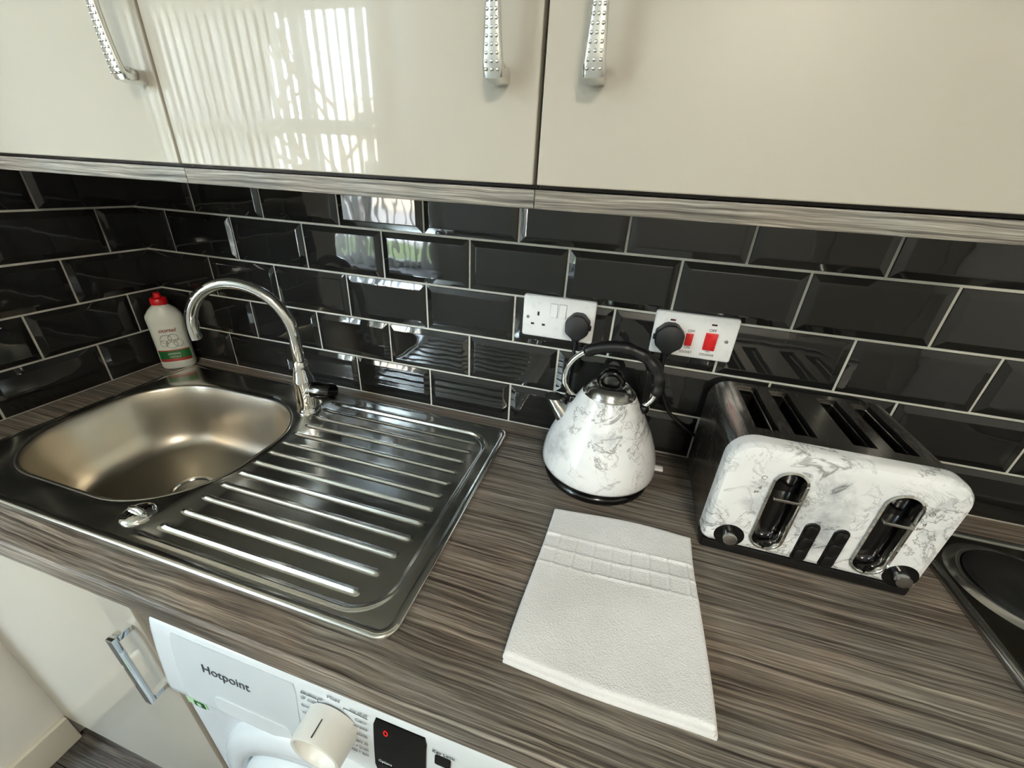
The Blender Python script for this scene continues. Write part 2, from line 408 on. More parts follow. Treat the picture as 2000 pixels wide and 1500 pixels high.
for i in range(nv):
    x = WX0+.0+i*(WX1+.02-WX0)/(nv-1)
    ang = math.radians(19 + random.uniform(-7, 7)) if x < -1.12 else math.radians(70 + random.uniform(-5, 5)) if x < -.62 else math.radians(20)
    dx, dy = .0445*math.cos(ang), .0445*math.sin(ang); nx, ny = -math.sin(ang), math.cos(ang)
    pts = [(t, .004*(1-t*t)) for t in (-1, -.5, 0, .5, 1)]
    sec = lambda z: [(x+dx*t+nx*c, YF+.06+dy*t+ny*c, z) for t, c in pts]
    bb = B(); s1, s2 = sec(WZ0+.015), sec(WZ1+.02); k = len(s1)
    bb.add(s1+s2, [(q, q+1, k+q+1, k+q) for q in range(k-1)]); bb.make('vane', 'vane', bl, smooth=60)
# room door opposite
d1 = struct(B().box((2.45, YF, FL), (2.52, YF+.03, 1.12)).box((3.18, YF, FL), (3.25, YF+.03, 1.12)).box((2.52, YF, 1.05), (3.18, YF+.03, 1.12)).make('door_1', 'timber'))
B().box((2.525, YF+.001, FL), (3.175, YF+.02, 1.045)).make('door_leaf', 'timber', d1, .002, 1)
# outside
gr = struct(B().box((-30, -40, FL-.5), (20, YF-.16, FL-.4)).make('ground_outside', 'paving'))
lawn = struct(B().box((-14, -9.5, FL-.41), (4, -6.0, FL-.385)).make('lawn_strip', 'grass'))
def tree(x, y, h, seed, label):
    rnd = random.Random(seed); t = thing('bare_tree', label, 'tree', (x, y, FL-.4))
    b1, b2 = B(), B()
    def branch(p, d, l, r, lev, bb):
        pts = [p]; q = p.copy(); dd = d.copy()
        for k in range(5):
            dd = (dd+Vector((rnd.uniform(-.22, .22), rnd.uniform(-.22, .22), rnd.uniform(-.05, .16)))).normalized(); q = q+dd*l/5; pts.append(q.copy())
        bb.tube(pts, [r*(1-.14*k) for k in range(6)], 6 if lev < 2 else 4)
        if lev < 4:
            for k in range(4 if lev < 3 else 3):
                i = rnd.randint(2, 5); a = rnd.uniform(0, 6.28); nd = (dd*.6+Vector((math.cos(a), math.sin(a), rnd.uniform(0, .7)))*.75).normalized()
                branch(pts[i], nd, l*rnd.uniform(.5, .72), r*.48, lev+1, b2)
    branch(Vector((x, y, FL-.4)), Vector((0, 0, 1)), h*.45, h*.018, 0, b1)
    b1.make('trunk', 'bark', t, smooth=60); b2.make('branches', 'bark', t, smooth=60)
tree(-5.2, -8.0, 6.5, 3, 'bare tree with fine branches outside, nearer the window'); tree(-8.5, -13, 8.0, 5, 'taller bare tree further away outside the window')
nb = thing('apartment_block', 'pale rendered block of flats beyond the lawn', 'building', (-9, -24, FL-.4))
B().box((-16, -28, FL-.4), (-2, -23.5, 4.2)).make('wall', 'brickf', nb)
for i in range(6):
    for j in range(2): B().box((-15+2.2*i, -23.52, -.2+2.4*j), (-13.9+2.2*i, -23.47, 1.1+2.4*j)).make('window', 'dglass', nb)
# kitchen ceiling lamp, plus an unseen fill lamp added on the living-room side
def ceiling_lamp(x, y, r, m, label):
    t = thing('ceiling_light', label, 'lamp', (x, y, CE-.08), 'flush ceiling lamps')
    B().lathe((x, y, CE), [(r*1.06, 0), (r*1.08, -.01), (r*1.06, -.025)], 40).make('lamp_base', 'whitep', t, smooth=40)
    B().lathe((x, y, CE-.025), [(r, 0), (r*.98, -.02), (r*.8, -.045), (r*.45, -.058), (.01, -.062)], 40).make('diffuser', m, t, smooth=50)
ceiling_lamp(1.75, -2.1, .19, 'lamp', 'round flush ceiling lamp with a warm diffuser over the kitchen end')
ceiling_lamp(-.75, -2.1, .22, 'lamp_fill', 'round flush fill lamp added on the ceiling, with a neutral white diffuser near the window')

# ------------------------------------------------------------------ wall cabinets
DB, DT, DY = .511, 1.23, -.322
def wall_handle(parent, x, zb, L=.165):
    """bow handle: wide ends, narrow waist, rows of small studs on the face"""
    zc = zb+L/2; secs = []; path = []
    n = 26; prof = []
    for i in range(n+1):
        t = i/n; s = 2*t-1
        prof.append((DY-.030+.0045*(abs(s)**2.2), zb+.007+(L-.014)*t, .0060+.0046*abs(s)**1.6))
    ring = lambda c, w, th, dirn: [(c[0]+w*math.copysign(abs(math.cos(a))**.55, math.cos(a)), c[1]+th*dirn[0]*math.copysign(abs(math.sin(a))**.6, math.sin(a)), c[2]+th*dirn[1]*math.copysign(abs(math.sin(a))**.6, math.sin(a))) for a in [2*math.pi*k/20 for k in range(20)]]
    secs.append(ring((x, DY+.0005, zb+.008), .0095, .0085, (0, 1)))
    secs.append(ring((x, DY-.016, zb+.008), .0100, .0085, (0, 1)))
    secs.append(ring((x, DY-.0225, zb+.0070), .0104, .0072, (.6, .8)))
    for y, z, w in prof[1:-1]: secs.append(ring((x, y, z), w, .0042, (1, 0)))
    zt = zb+L
    secs.append(ring((x, DY-.0225, zt-.0070), .0104, .0072, (.6, -.8)))
    secs.append(ring((x, DY-.016, zt-.008), .0100, .0085, (0, -1)))
    secs.append(ring((x, DY+.0005, zt-.008), .0095, .0085, (0, -1)))
    h = B().loft(secs).make('handle', 'handlem', parent, smooth=50)
    sb = B(); m = 26
    for i in range(m):
        t = (i+.6)/m; s = 2*t-1; y = DY-.030+.0045*(abs(s)**2.2)-.0040; z = zb+.004+(L-.008)*t; w = (.0060+.0046*abs(s)**1.6)
        for c in ((-1, 0, 1) if w > .0052 else (0,)):
            sb.lathe((x+c*w*.58, y, z), [(.0017, -.0002), (.0016, .0004), (.0010, .0009), (.0002, .0010)], 6, axis='y')
    sb.make('stud_pattern', 'chrome', h, smooth=60, kind='stuff')
def wall_cabinet(x0, x1, hx, label, dl):
    t = thing('wall_cabinet', label, 'cabinet', ((x0+x1)/2, -.16, .487), 'wall cabinets above the tiles')
    B().box((x0+.0005, -.3025, .5075), (x1-.0005, 0.0, DT)).make('body', 'carcass', t)
    B().box((x0+.0003, -.319, .487), (x1-.0003, -.300, .5065)).make('bottom_panel', 'pelmet', t, .0012, 2)
    B().box((x0+.0006, -.2998, .4885), (x1-.0006, -.006, .5065)).make('underside_board', 'melamine', t)
    d = B().box((x0+.0022, DY, DB), (x1-.0022, -.303, DT)).make('door', 'door', t, .0016, 3)
    wall_handle(d, hx, .598)
    return t
wall_cabinet(.010, .617, .592, 'cream gloss wall cabinet next to the left tiled wall, above the sink bowl', 1)
wall_cabinet(.617, 1.1155, 1.074, 'cream gloss wall cabinet in the middle, its door mirroring the window blind', 1)
wall_cabinet(1.1155, 1.716, 1.1685, 'cream gloss wall cabinet on the right, above the kettle and toaster', -1)

# ------------------------------------------------------------------ worktop
xc = [.002, .107, 1.016, 2.9]; yc = [-.596, -.534, -.056, -.0025]
v = []; f = []; idx = {}
for k, z in enumerate((-.0395, 0)):
    for j, y in enumerate(yc):
        for i, x in enumerate(xc): idx[i, j, k] = len(v); v.append((x, y, z))
for i in range(3):
    for j in range(3):
        if (i, j) == (1, 1): continue
        f.append((idx[i, j, 1], idx[i+1, j, 1], idx[i+1, j+1, 1], idx[i, j+1, 1])); f.append((idx[i, j, 0], idx[i, j+1, 0], idx[i+1, j+1, 0], idx[i+1, j, 0]))
for i in range(3):
    for j, _ in ((0, 0), (3, 0)): f.append((idx[i, j, 0], idx[i+1, j, 0], idx[i+1, j, 1], idx[i, j, 1]))
    for i2 in (0, 3): f.append((idx[i2, i, 0], idx[i2, i+1, 0], idx[i2, i+1, 1], idx[i2, i, 1]))
for a, b in (((1, 1), (2, 1)), ((2, 1), (2, 2)), ((2, 2), (1, 2)), ((1, 2), (1, 1))): f.append((idx[a[0], a[1], 0], idx[b[0], b[1], 0], idx[b[0], b[1], 1], idx[a[0], a[1], 1]))
wt = B().add(v, f).make('worktop', 'worktop', None)
bm = bmesh.new(); bm.from_mesh(wt.data)
ed = [e for e in bm.edges if all(abs(q.co.y+.596) < 1e-4 for q in e.verts) and abs(e.verts[0].co.z-e.verts[1].co.z) < 1e-5]
bmesh.ops.bevel(bm, geom=ed, offset=.0055, segments=4, profile=.5, affect='EDGES'); bm.to_mesh(wt.data); bm.free()
wt.data.shade_smooth(); wt.data.set_sharp_from_angle(angle=math.radians(40))
flat_normals(wt)
tag(wt, 'dark driftwood laminate kitchen worktop running under sink, kettle and toaster', 'worktop')

# ------------------------------------------------------------------ sink
SX0, SX1, SY0, SY1 = .095, 1.030, -.547, -.043
sk = thing('kitchen_sink', 'stainless steel inset sink with one bowl and a ribbed drainer', 'sink', ((SX0+SX1)/2, (SY0+SY1)/2, 0))
def sdrr(x, y, x0, x1, y0, y1, r):
    qx = abs(x-(x0+x1)/2)-(x1-x0)/2+r; qy = abs(y-(y0+y1)/2)-(y1-y0)/2+r
    return math.hypot(max(qx, 0), max(qy, 0))+min(max(qx, qy), 0)-r
ss = lambda t: 0 if t < 0 else 1 if t > 1 else t*t*(3-2*t)
BX0, BX1, BY0, BY1, BR = .118, .583, -.487, -.124, .150
RID = [(-.4965+.0349*i) for i in range(12)]
XE = [.953, .962, .969, .973]+[.976]*8
XS = [.590]*10+[.588, .582]
bowl_sd = lambda x, y: sdrr(x, y, BX0, BX1, BY0, BY1, BR)
def deck_h(x, y):
    h = .0045
    rec = sdrr(x, y, .40, .998, -.521, -.081, .055)
    left = ss((x-.565)/.05)
    h -= .0062*ss(-rec/.006)*left
    h += .0013*math.exp(-((rec-.003)/.0024)**2)*left
    for yr, xs, xe in zip(RID, XS, XE):
        if abs(y-yr) < .012:
            e = ss((x-xs)/.010)*ss((xe-x)/.008)
            h += .0040*e*math.exp(-((y-yr)/.0031)**2)
    b = bowl_sd(x, y)
    h -= .0025*math.exp(-max(b, 0)/.010) if b < .06 else 0
    return h
nx, ny = 470, 300; ids = {}; v = []; f = []
gx = [SX0+(SX1-SX0)*i/nx for i in range(nx+1)]; gy = [SY0+(SY1-SY0)*j/ny for j in range(ny+1)]
ok = lambda x, y: sdrr(x, y, SX0, SX1, SY0, SY1, .028) < -.0075 and bowl_sd(x, y) > -.003
okm = [[ok(x, y) for y in gy] for x in gx]
def vid(i, j):
    if (i, j) not in ids: ids[i, j] = len(v); v.append((gx[i], gy[j], deck_h(gx[i], gy[j])))
    return ids[i, j]
for i in range(nx):
    for j in range(ny):
        if okm[i][j] and okm[i+1][j] and okm[i][j+1] and okm[i+1][j+1]: f.append((vid(i, j), vid(i+1, j), vid(i+1, j+1), vid(i, j+1)))
B().add(v, f).make('drainer', 'steel', sk, smooth=60)
cx, cy = (SX0+SX1)/2, (SY0+SY1)/2; secs = []
for d, z in ((.013, .0044), (.011, .0050), (.006, .0062), (.003, .0058), (.001, .0044), (0, .0020), (.0003, .0001)):
    secs.append([(x, y, z) for x, y in inset(SX1-SX0, SY1-SY0, .028, d, 10, cx, cy)])
B().loft(secs, (False, False)).make('rim', 'steel', sk, smooth=70)
cx, cy = (BX0+BX1)/2, (BY0+BY1)/2; secs = []
prof = [(-.0045, .0022), (-.003, .0032), (-.0012, .0036), (.0008, .0030), (.0028, .0010), (.0045, -.003), (.009, -.020), (.014, -.050), (.020, -.090), (.026, -.118), (.034, -.136), (.046, -.148), (.062, -.154), (.09, -.1565), (.13, -.158), (.16, -.159)]
for d, z in prof:
    secs.append([(x, y, z) for x, y in inset(BX1-BX0, BY1-BY0, BR, d, 14, cx, cy)])
bo = B().loft(secs, (False, True)).make('bowl', 'bowl', sk, smooth=70)
B().lathe((cx, cy, -.159), [(.045, .0005), (.044, .003), (.036, .004), (.034, .001), (.002, .001)], 32).make('waste_strainer', 'chromedull', sk, smooth=50)
kz = deck_h(.542, -.494)
kn = B().lathe((.542, -.4945, kz), [(.024, .0), (.024, .003), (.021, .006), (.012, .0072), (.001, .0075)], 36).make('waste_knob', 'chrome', sk, smooth=50)
B().tube([(.527, -.4945, kz+.008), (.533, -.4945, kz+.0115), (.542, -.4945, kz+.0125), (.551, -.4945, kz+.0115), (.557, -.4945, kz+.008)], .004, 10).make('grip_bar', 'chrome', kn, smooth=60)

# ------------------------------------------------------------------ mixer tap
tx, ty, tz = .557, -.131, deck_h(.557, -.131)
tp = thing('mixer_tap', 'chrome swan-neck mixer tap arching over the sink bowl', 'tap', (tx, ty, tz))
B().lathe((tx, ty, tz), [(.027, 0), (.027, .004), (.0245, .008), (.0235, .030), (.0235, .070), (.0215, .082), (.0175, .100), (.0155, .112), (.0150, .124), (.0125, .127)], 40).make('body', 'chrome', tp, smooth=40)
A = math.radians(197); dx, dy = math.cos(A), math.sin(A)
path = [(tx, ty, .118), (tx, ty, .15), (tx, ty, .19)]
for k in range(1, 25):
    a = math.pi*k/24*1.02; s = .107-.107*math.cos(a); path.append((tx+dx*s, ty+dy*s, .19+.107*math.sin(a)))
last = path[-1]; path.append((last[0]-dx*.001, last[1]-dy*.001, last[2]-.012))
B().tube(path, .0118, 24, (True, False)).make('spout', 'chrome', tp, smooth=60)
B().tube([(path[-1][0], path[-1][1], path[-1][2]+.004), (path[-1][0], path[-1][1], path[-1][2]+.0035)], .0105, 20).make('aerator', 'black', tp)
hd = Vector((.985, .03, .05)).normalized(); hc = Vector((tx, ty, .060))
lv = B().tube([hc+hd*.010, hc+hd*.024, hc+hd*.026], [.0185, .0185, .017], 28).make('lever_hub', 'chrome', tp, smooth=40)
B().tube([hc+hd*.026, hc+hd*.028, hc+hd*.070, hc+hd*.075, hc+hd*.076], [.018, .0208, .0208, .0185, .010], 28).make('lever_cap', 'darkchrome', tp, smooth=40)
lb = Vector((tx, ty, .112)); ld = Vector((-.9, .35, .1)).normalized()
B().tube([lb+ld*.008, lb+ld*.024, lb+ld*.030], [.006, .006, .004], 16).make('flow_lever', 'chrome', tp, smooth=40)
B().tube([hc+hd*.036+Vector((0, 0, -.015)), hc+hd*.036+Vector((.006, -.004, -.030))], [.005, .0035], 12).make('lever_pin', 'chrome', tp, smooth=40)

# ------------------------------------------------------------------ washing-up liquid bottle
bx, by = .060, -.056
bt = thing('dish_soap_bottle', 'white dish soap bottle with red cap and green label in the tiled corner', 'bottle', (bx, by, 0))
fa = math.atan2(-.66, .75); fx, fy = math.cos(fa), math.sin(fa); sx, sy = -fy, fx       # f: facing, s: sideways
def bsec(w, d, z, n=36, e=.75):
    return [(bx+sx*w*math.copysign(abs(math.cos(a))**e, math.cos(a))+fx*d*math.copysign(abs(math.sin(a))**e, math.sin(a)),
             by+sy*w*math.copysign(abs(math.cos(a))**e, math.cos(a))+fy*d*math.copysign(abs(math.sin(a))**e, math.sin(a)), z) for a in [2*math.pi*k/n for k in range(n)]]
B().loft([bsec(.030, .020, .0), bsec(.036, .026, .002), bsec(.0385, .0285, .008), bsec(.0385, .0285, .06), bsec(.039, .0285, .11), bsec(.0400, .0290, .142), bsec(.0385, .028, .149), bsec(.030, .0245, .162, e=.85), bsec(.020, .020, .172, e=1), bsec(.0165, .0165, .1745, e=1), bsec(.0165, .0165, .178, e=1)]).make('bottle_body', 'bottle', bt, smooth=28)
cp = B().lathe((bx, by, .177), [(.0185, 0), (.0190, .003), (.0182, .014), (.016, .0165), (.0085, .018), (.0075, .028), (.005, .030), (.001, .030)], 28).make('cap', 'redcap', bt, smooth=40)
def lab(z0, z1, m, off, name='label_band', a0=35, a1=145):
    n = 14; secs = []
    for z in (z0, z1):
        q = []
        for k in range(n+1):
            a = math.radians(a0+(a1-a0)*k/n); w, d, e = .0385+off, .0285+off, .75
            cw = w*math.copysign(abs(math.cos(a))**e, math.cos(a)); cd = d*abs(math.sin(a))**e
            q.append((bx+sx*cw+fx*cd, by+sy*cw+fy*cd, z))
        secs += q
    return B().add(secs, [(k, k+1, n+2+k, n+1+k) for k in range(n)]).make(name, m, bt, smooth=60)
lab(.020, .125, 'labelbg', .0006, 'label'); lab(.032, .054, 'green', .0010); lab(.024, .032, 'redlab', .0010); lab(.054, .057, 'redlab', .0010)
fpos = lambda u, z: (bx+fx*.0302+sx*u, by+fy*.0302+sy*u, z)
rv = (-sx, -sy, 0) if (-sx*.957-sy*.286) > 0 else (sx, sy, 0)
text('lettering', 'ourtel', .015, fpos(.0, .112), rv, (0, 0, 1), 'redlab', bt, shear=.2)
text('lettering', 'ORIGINAL', .0062, fpos(0, .046), rv, (0, 0, 1), 'labelbg', bt)
text('lettering', 'washing up', .0055, fpos(0, .038), rv, (0, 0, 1), 'labelbg', bt)
for (u, z, r) in ((-.008, .088, .012), (.008, .090, .011), (.002, .074, .012), (.016, .076, .010), (-.014, .077, .008)):
    p = [fpos(u+r*math.cos(a), z+r*math.sin(a)) for a in [2*math.pi*k/24 for k in range(25)]]
    B().tube(p, .0004, 4).make('printed_ring', 'ink', bt)

# ------------------------------------------------------------------ kettle
kx, ky = 1.232, -.118
kt = thing('electric_kettle', 'white marble-print pyramid kettle with chrome spout and black arched handle', 'kettle', (kx, ky, 0))
pb = B().lathe((kx, ky, 0), [(.090, 0), (.0985, .001), (.101, .005), (.101, .011), (.097, .016), (.090, .018)], 72).make('power_base', 'blackgloss', kt, smooth=40)
B().lathe((kx, ky, 0), [(.085, .0178), (.099, .0190), (.1035, .0240), (.1050, .0290)], 72).make('base_ring', 'black', kt, smooth=40)
B().lathe((kx, ky, 0), [(.1050, .0285), (.1075, .0305), (.1085, .036), (.1080, .046), (.1055, .062), (.0995, .082), (.0905, .104), (.0790, .127), (.0665, .149), (.0555, .167), (.0500, .177), (.0475, .1805), (.0462, .1815)], 96, (False, False)).make('body', 'marblek', kt, smooth=70)
lid = B().lathe((kx, ky, 0), [(.0475, .1795), (.0478, .1820), (.0465, .1838), (.0450, .1832), (.0440, .1825), (.0425, .1850), (.0400, .1905), (.0345, .1960), (.0260, .1995), (.012, .2010), (.001, .2012)], 64).make('lid', 'chromedull', kt, smooth=45)
kb = spline([(kx-.019, ky, .195), (kx-.018, ky, .208), (kx-.010, ky, .2185), (kx, ky, .2215), (kx+.010, ky, .2185), (kx+.018, ky, .208), (kx+.019, ky, .195)], 6)
B().tube(kb, .0062, 14, flat=1.9, up=(0, 1, 0)).make('lid_knob', 'blackgloss', lid, smooth=60)
# spout: a tapering chrome chute cut level at the tip
p0, p1 = Vector((kx-.060, ky, .103)), Vector((kx-.1000, ky, .1525)); secs = []
ax = (p1-p0).normalized(); nn = Vector((ax.z, 0, -ax.x))
for t in (0, .2, .4, .6, .75, 1):
    c = p0.lerp(p1, t); hw = .029-.011*t; lnn = .0245-.0115*t; ring = []
    for k in range(36):
        a = 2*math.pi*k/36; p = c+nn*(lnn*math.cos(a))+Vector((0, hw*math.sin(a), 0))
        if t == 1: p = p+ax*((p1.z-p.z)/ax.z)
        ring.append(tuple(p))
    secs.append(ring)
sp = B().loft(secs, (False, False)).make('spout', 'chromedull', kt, smooth=60)
mo = [Vector(p) for p in secs[-1]]; mc = sum(mo, Vector((0, 0, 0)))/36
B().add([tuple(mc+(p-mc)*.93-Vector((0, 0, .0015))) for p in mo], [tuple(range(36))]).make('spout_mouth', 'black', sp)
# handle: chrome bow with a thick black grip
HP = [(-.050, .150), (-.060, .158), (-.073, .170), (-.083, .187), (-.083, .207), (-.073, .231), (-.054, .250), (-.030, .262), (.000, .2685), (.028, .2665), (.052, .256), (.070, .238), (.079, .217), (.080, .197), (.074, .178), (.062, .163), (.052, .156)]
hp = spline([(kx+a, ky, z) for a, z in HP], 6)
hb = B().tube(hp, .0052, 16).make('handle_bow', 'chrome', kt, smooth=60)
gs = hp[36:81]; n = len(gs)
B().tube(gs, [.0080 if i in (0, n-1) else .0108+.0011*math.sin(i*.95)*(1 if n*.3 < i < n*.95 else 0) for i in range(n)], 20, up=(0, 0, 1)).make('handle_grip', 'black', kt, smooth=60)
for a, z in ((-.0640, .1555), (.0640, .1600)): B().lathe((kx+a, ky, z), [(.002, -.009), (.008, -.007), (.0095, 0), (.008, .007), (.002, .009)], 20, axis='y').make('handle_pivot', 'blackgloss', kt, smooth=60)
B().box((kx+.100, ky-.012, .040), (kx+.122, ky+.000, .046)).make('switch_lever', 'whitep', kt, .002, 2)

# ------------------------------------------------------------------ wall sockets
def plate(name, label, x0, x1, z0, z1):
    t = thing(name, label, 'socket', ((x0+x1)/2, -.002, z0)); cx, cz, w, h = (x0+x1)/2, (z0+z1)/2, x1-x0, z1-z0; secs = []
    for d, y in ((0, -.0005), (0, -.009), (.0008, -.0102), (.0022, -.0110)): secs.append([(x, y, z) for x, z in inset(w, h, .005, d, 5, cx, cz)])
    B().loft(secs).make('plate', 'whitep', t, smooth=40); return t
def pill(name, x, z, w, h, y0, y1, m, t, r=.001):
    return B().loft([[(a, y0, b) for a, b in rrect(w, h, r, 3, x, z)], [(a, y1, b) for a, b in rrect(w, h, r, 3, x, z)], [(a, y1-.0003, b) for a, b in inset(w, h, r, .0004, 3, x, z)]]).make(name, m, t, smooth=40)
def screw(x, z, t): B().lathe((x, 0, z), [(.0034, .0108), (.0034, .0114), (.001, .0118)], 16, axis='y').make('screw', 'chromedull', t, smooth=40)
s1 = plate('double_socket', 'white double mains socket with one black plug, left of the kettle handle', 1.034, 1.1805, .2265, .3125)
for a in (.0,):
    pill('earth_slot', 1.0665, .2755, .0042, .0085, -.0100, -.0112, 'ink', s1); pill('live_slot', 1.0555, .2535, .0068, .0042, -.0100, -.0112, 'ink', s1); pill('neutral_slot', 1.0785, .2535, .0068, .0042, -.0100, -.0112, 'ink', s1)
for x in (1.098, 1.1155): 
    q = B().add([(x-.007, -.0108, .272), (x+.007, -.0108, .272), (x+.007, -.0108, .299), (x-.007, -.0108, .299), (x-.007, -.0150, .272), (x+.007, -.0150, .272), (x+.007, -.0118, .299), (x-.007, -.0118, .299)], [(0, 1, 2, 3), (4, 5, 6, 7), (0, 1, 5, 4), (1, 2, 6, 5), (2, 3, 7, 6), (3, 0, 4, 7)]).make('rocker_switch', 'whitep', s1, .0006, 1)
    pill('switch_gap', x, .2855, .0156, .0286, -.0106, -.0112, 'gapgrey', s1)
screw(1.045, .2665, s1)
s2 = plate('cooker_switch', 'white cooker control unit with red switches and a black plug', 1.291, 1.4365, .2300, .3135)
pill('socket_switch', 1.3575, .2655, .0125, .0235, -.0105, -.0135, 'red', s2); pill('cooker_rocker', 1.3945, .2665, .0205, .0330, -.0105, -.0140, 'red', s2)
pill('neon_lamp', 1.3225, .2985, .0095, .0032, -.0105, -.0116, 'neon', s2); pill('neon_lamp', 1.3945, .2985, .0095, .0032, -.0105, -.0116, 'neon', s2)
for s_, x, z, sz in (('OFF', 1.3585, .2815, .0072), ('OFF', 1.3945, .2875, .0072), ('ON', 1.3575, .2495, .0068), ('SOCKET', 1.3570, .2400, .0062), ('ON', 1.3945, .2468, .005), ('COOKER', 1.3945, .2400, .0062)):
    text('lettering', s_, sz, (x, -.0112, z), (1, 0, 0), (0, 0, 1), 'ink', s2)
screw(1.4215, .2700, s2)
def plug(label, x, z, cord, tabside, sc=1.0):
    t = thing('mains_plug', label, 'plug', (x, -.0115, z-.025*sc), 'black mains plugs')
    out = [(-.0125, .026), (-.006, .0285), (.006, .0285), (.0125, .026), (.0245, .0135), (.0255, .009), (.0245, -.009), (.0225, -.0135), (.010, -.0235), (.0065, -.029), (-.0065, -.029), (-.010, -.0235), (-.0225, -.0135), (-.0245, -.009), (-.0255, .009), (-.0245, .0135)]
    secs = []
    for k, y in ((1.0, -.0113), (1.0, -.030), (.985, -.0345), (.94, -.0375), (.86, -.0388)): secs.append([(x+a*k*sc, y, z+b*k*sc) for a, b in out])
    B().loft(secs).make('plug_body', 'blackplug', t, smooth=35)
    B().box((x+tabside*.024*sc, -.030, z-.003), (x+tabside*.029*sc, -.020, z+.006)).make('pull_tab', 'blackplug', t, .001, 1)
    cs = spline([(x, -.024, z-.024*sc), (x, -.024, z-.040*sc)]+cord, 8); n = len(cs)
    B().tube(cs[:10], [.0075-.0004*i for i in range(10)], 12).make('strain_relief', 'blackplug', t, smooth=60)
    B().tube(cs[6:], .0036, 10).make('cord', 'black', t, smooth=60)
plug('black plug in the double socket with its cord dropping behind the kettle', 1.1495, .2625, [(1.148, -.026, .18), (1.146, -.022, .11), (1.150, -.020, .04), (1.165, -.0125, .006), (1.20, -.0125, .005)], 1, .93)
plug('black plug in the cooker unit with its cord running down behind the toaster', 1.3215, .2655, [(1.322, -.024, .205), (1.330, -.022, .16), (1.352, -.020, .115), (1.385, -.018, .085), (1.425, -.014, .060), (1.46, -.0115, .045)], -1, 1.0)

# ------------------------------------------------------------------ toaster
TX0, TX1, TYF, TYB, TZT = 1.4125, 1.7025, -.253, -.030, .2035
tcx = (TX0+TX1)/2; tw = TX1-TX0
to = thing('toaster', 'four-slice toaster with white marble-print front and brushed steel sides', 'toaster', (tcx, -.14, 0))
B().box((TX0+.003, TYF+.003, 0), (TX1-.003, TYB+.004, .0175)).make('base', 'black', to, .003, 2)
# steel wrap with four openings
slots = [(1.4515, 1.4835), (1.5035, 1.5335), (1.5780, 1.6090), (1.6285, 1.6585)]; sy0, sy1 = -.195, -.045
r = .034; prof = [(TX0, .012)]
for k in range(11):
    a = math.pi-k*math.pi/20; prof.append((TX0+r+r*math.cos(a), TZT-r+r*math.sin(a)))
fl_x = [q for s_ in slots for q in s_]; prof += [(q, TZT) for q in fl_x]
for k in range(11):
    a = math.pi/2-k*math.pi/20; prof.append((TX1-r+r*math.cos(a), TZT-r+r*math.sin(a)))
prof.append((TX1, .012)); ys = [-.226, sy0, sy1, TYB]
v = [(x, y, z) for y in ys for x, z in prof]; n = len(prof); f = []
for j in range(3):
    for i in range(n-1):
        if j == 1 and any(abs(prof[i][0]-s0) < 1e-6 and abs(prof[i+1][0]-s1_) < 1e-6 and prof[i][1] == TZT for s0, s1_ in slots): continue
        f.append((j*n+i, j*n+i+1, (j+1)*n+i+1, (j+1)*n+i))
B().add(v, f).make('steel_wrap', 'brushed', to, smooth=30)
B().loft([[(x, TYB, z) for x, z in rrect(tw, TZT-.012, r, 10, tcx, (TZT+.012)/2, .004)], [(x, TYB+.004, z) for x, z in rrect(tw-.004, TZT-.016, r, 10, tcx, (TZT+.012)/2, .004)]]).make('back_panel', 'black', to, smooth=40)
for x0, x1 in slots:
    d = B(); zb = .085
    d.add([(x0, sy0, TZT), (x1, sy0, TZT), (x1, sy1, TZT), (x0, sy1, TZT), (x0, sy0, zb), (x1, sy0, zb), (x1, sy1, zb), (x0, sy1, zb)], [(0, 1, 5, 4), (1, 2, 6, 5), (2, 3, 7, 6), (3, 0, 4, 7), (4, 5, 6, 7)])
    sl = d.make('bread_slot', 'heat', to)
    g = B()
    for k in range(7): g.tube([(x0+.004, sy0+.012+.021*k, TZT-.008), (x0+.004, sy0+.012+.021*k, zb)], .0009, 5)
    g.tube([(x1-.006, sy0+.004, TZT-.006), (x1-.006, sy1-.004, TZT-.006)], .0016, 6)
    g.box((x0+.002, sy1-.010, TZT-.008), (x1-.006, sy1-.0015, TZT-.0045)); g.make('bread_guide', 'chromedull', sl)
# front panel, cut for lever slots, buttons and dials
fz0, fz1 = .0175, .2065; fh = fz1-fz0; fcz = (fz0+fz1)/2; secs = []
for d, y in ((-.001, -.2245), (-.001, -.2400), (.0005, -.2460), (.004, -.2505), (.010, -.2528), (.020, -.2535)):
    secs.append([(x, y, z) for x, z in inset(tw, fh, .037, d, 10, tcx, fcz, .0125)])
fp = B().loft(secs).make('front_panel', 'marblet', to)
LV = [(1.4975, .103), (1.6310, .103)]; BT = [(1.5475, .0585), (1.5845, .0585)]; KN = [(1.4490, .0385), (1.6755, .0385)]
cut = []
def cutter(outline): 
    b = B().loft([[(x, -.2300, z) for x, z in outline], [(x, -.30, z) for x, z in outline]]).make('cutter', 'black', to); cut.append(b)
for x, z in LV: cutter(rrect(.0385, .1400, .01920, 10, x, z))
for x, z in BT: cutter(rrect(.0205, .0790, .01020, 8, x, z))
for x, z in KN: cutter(rrect(.0430, .0430, .02149, 10, x, z))
boolean_cut(fp, cut)
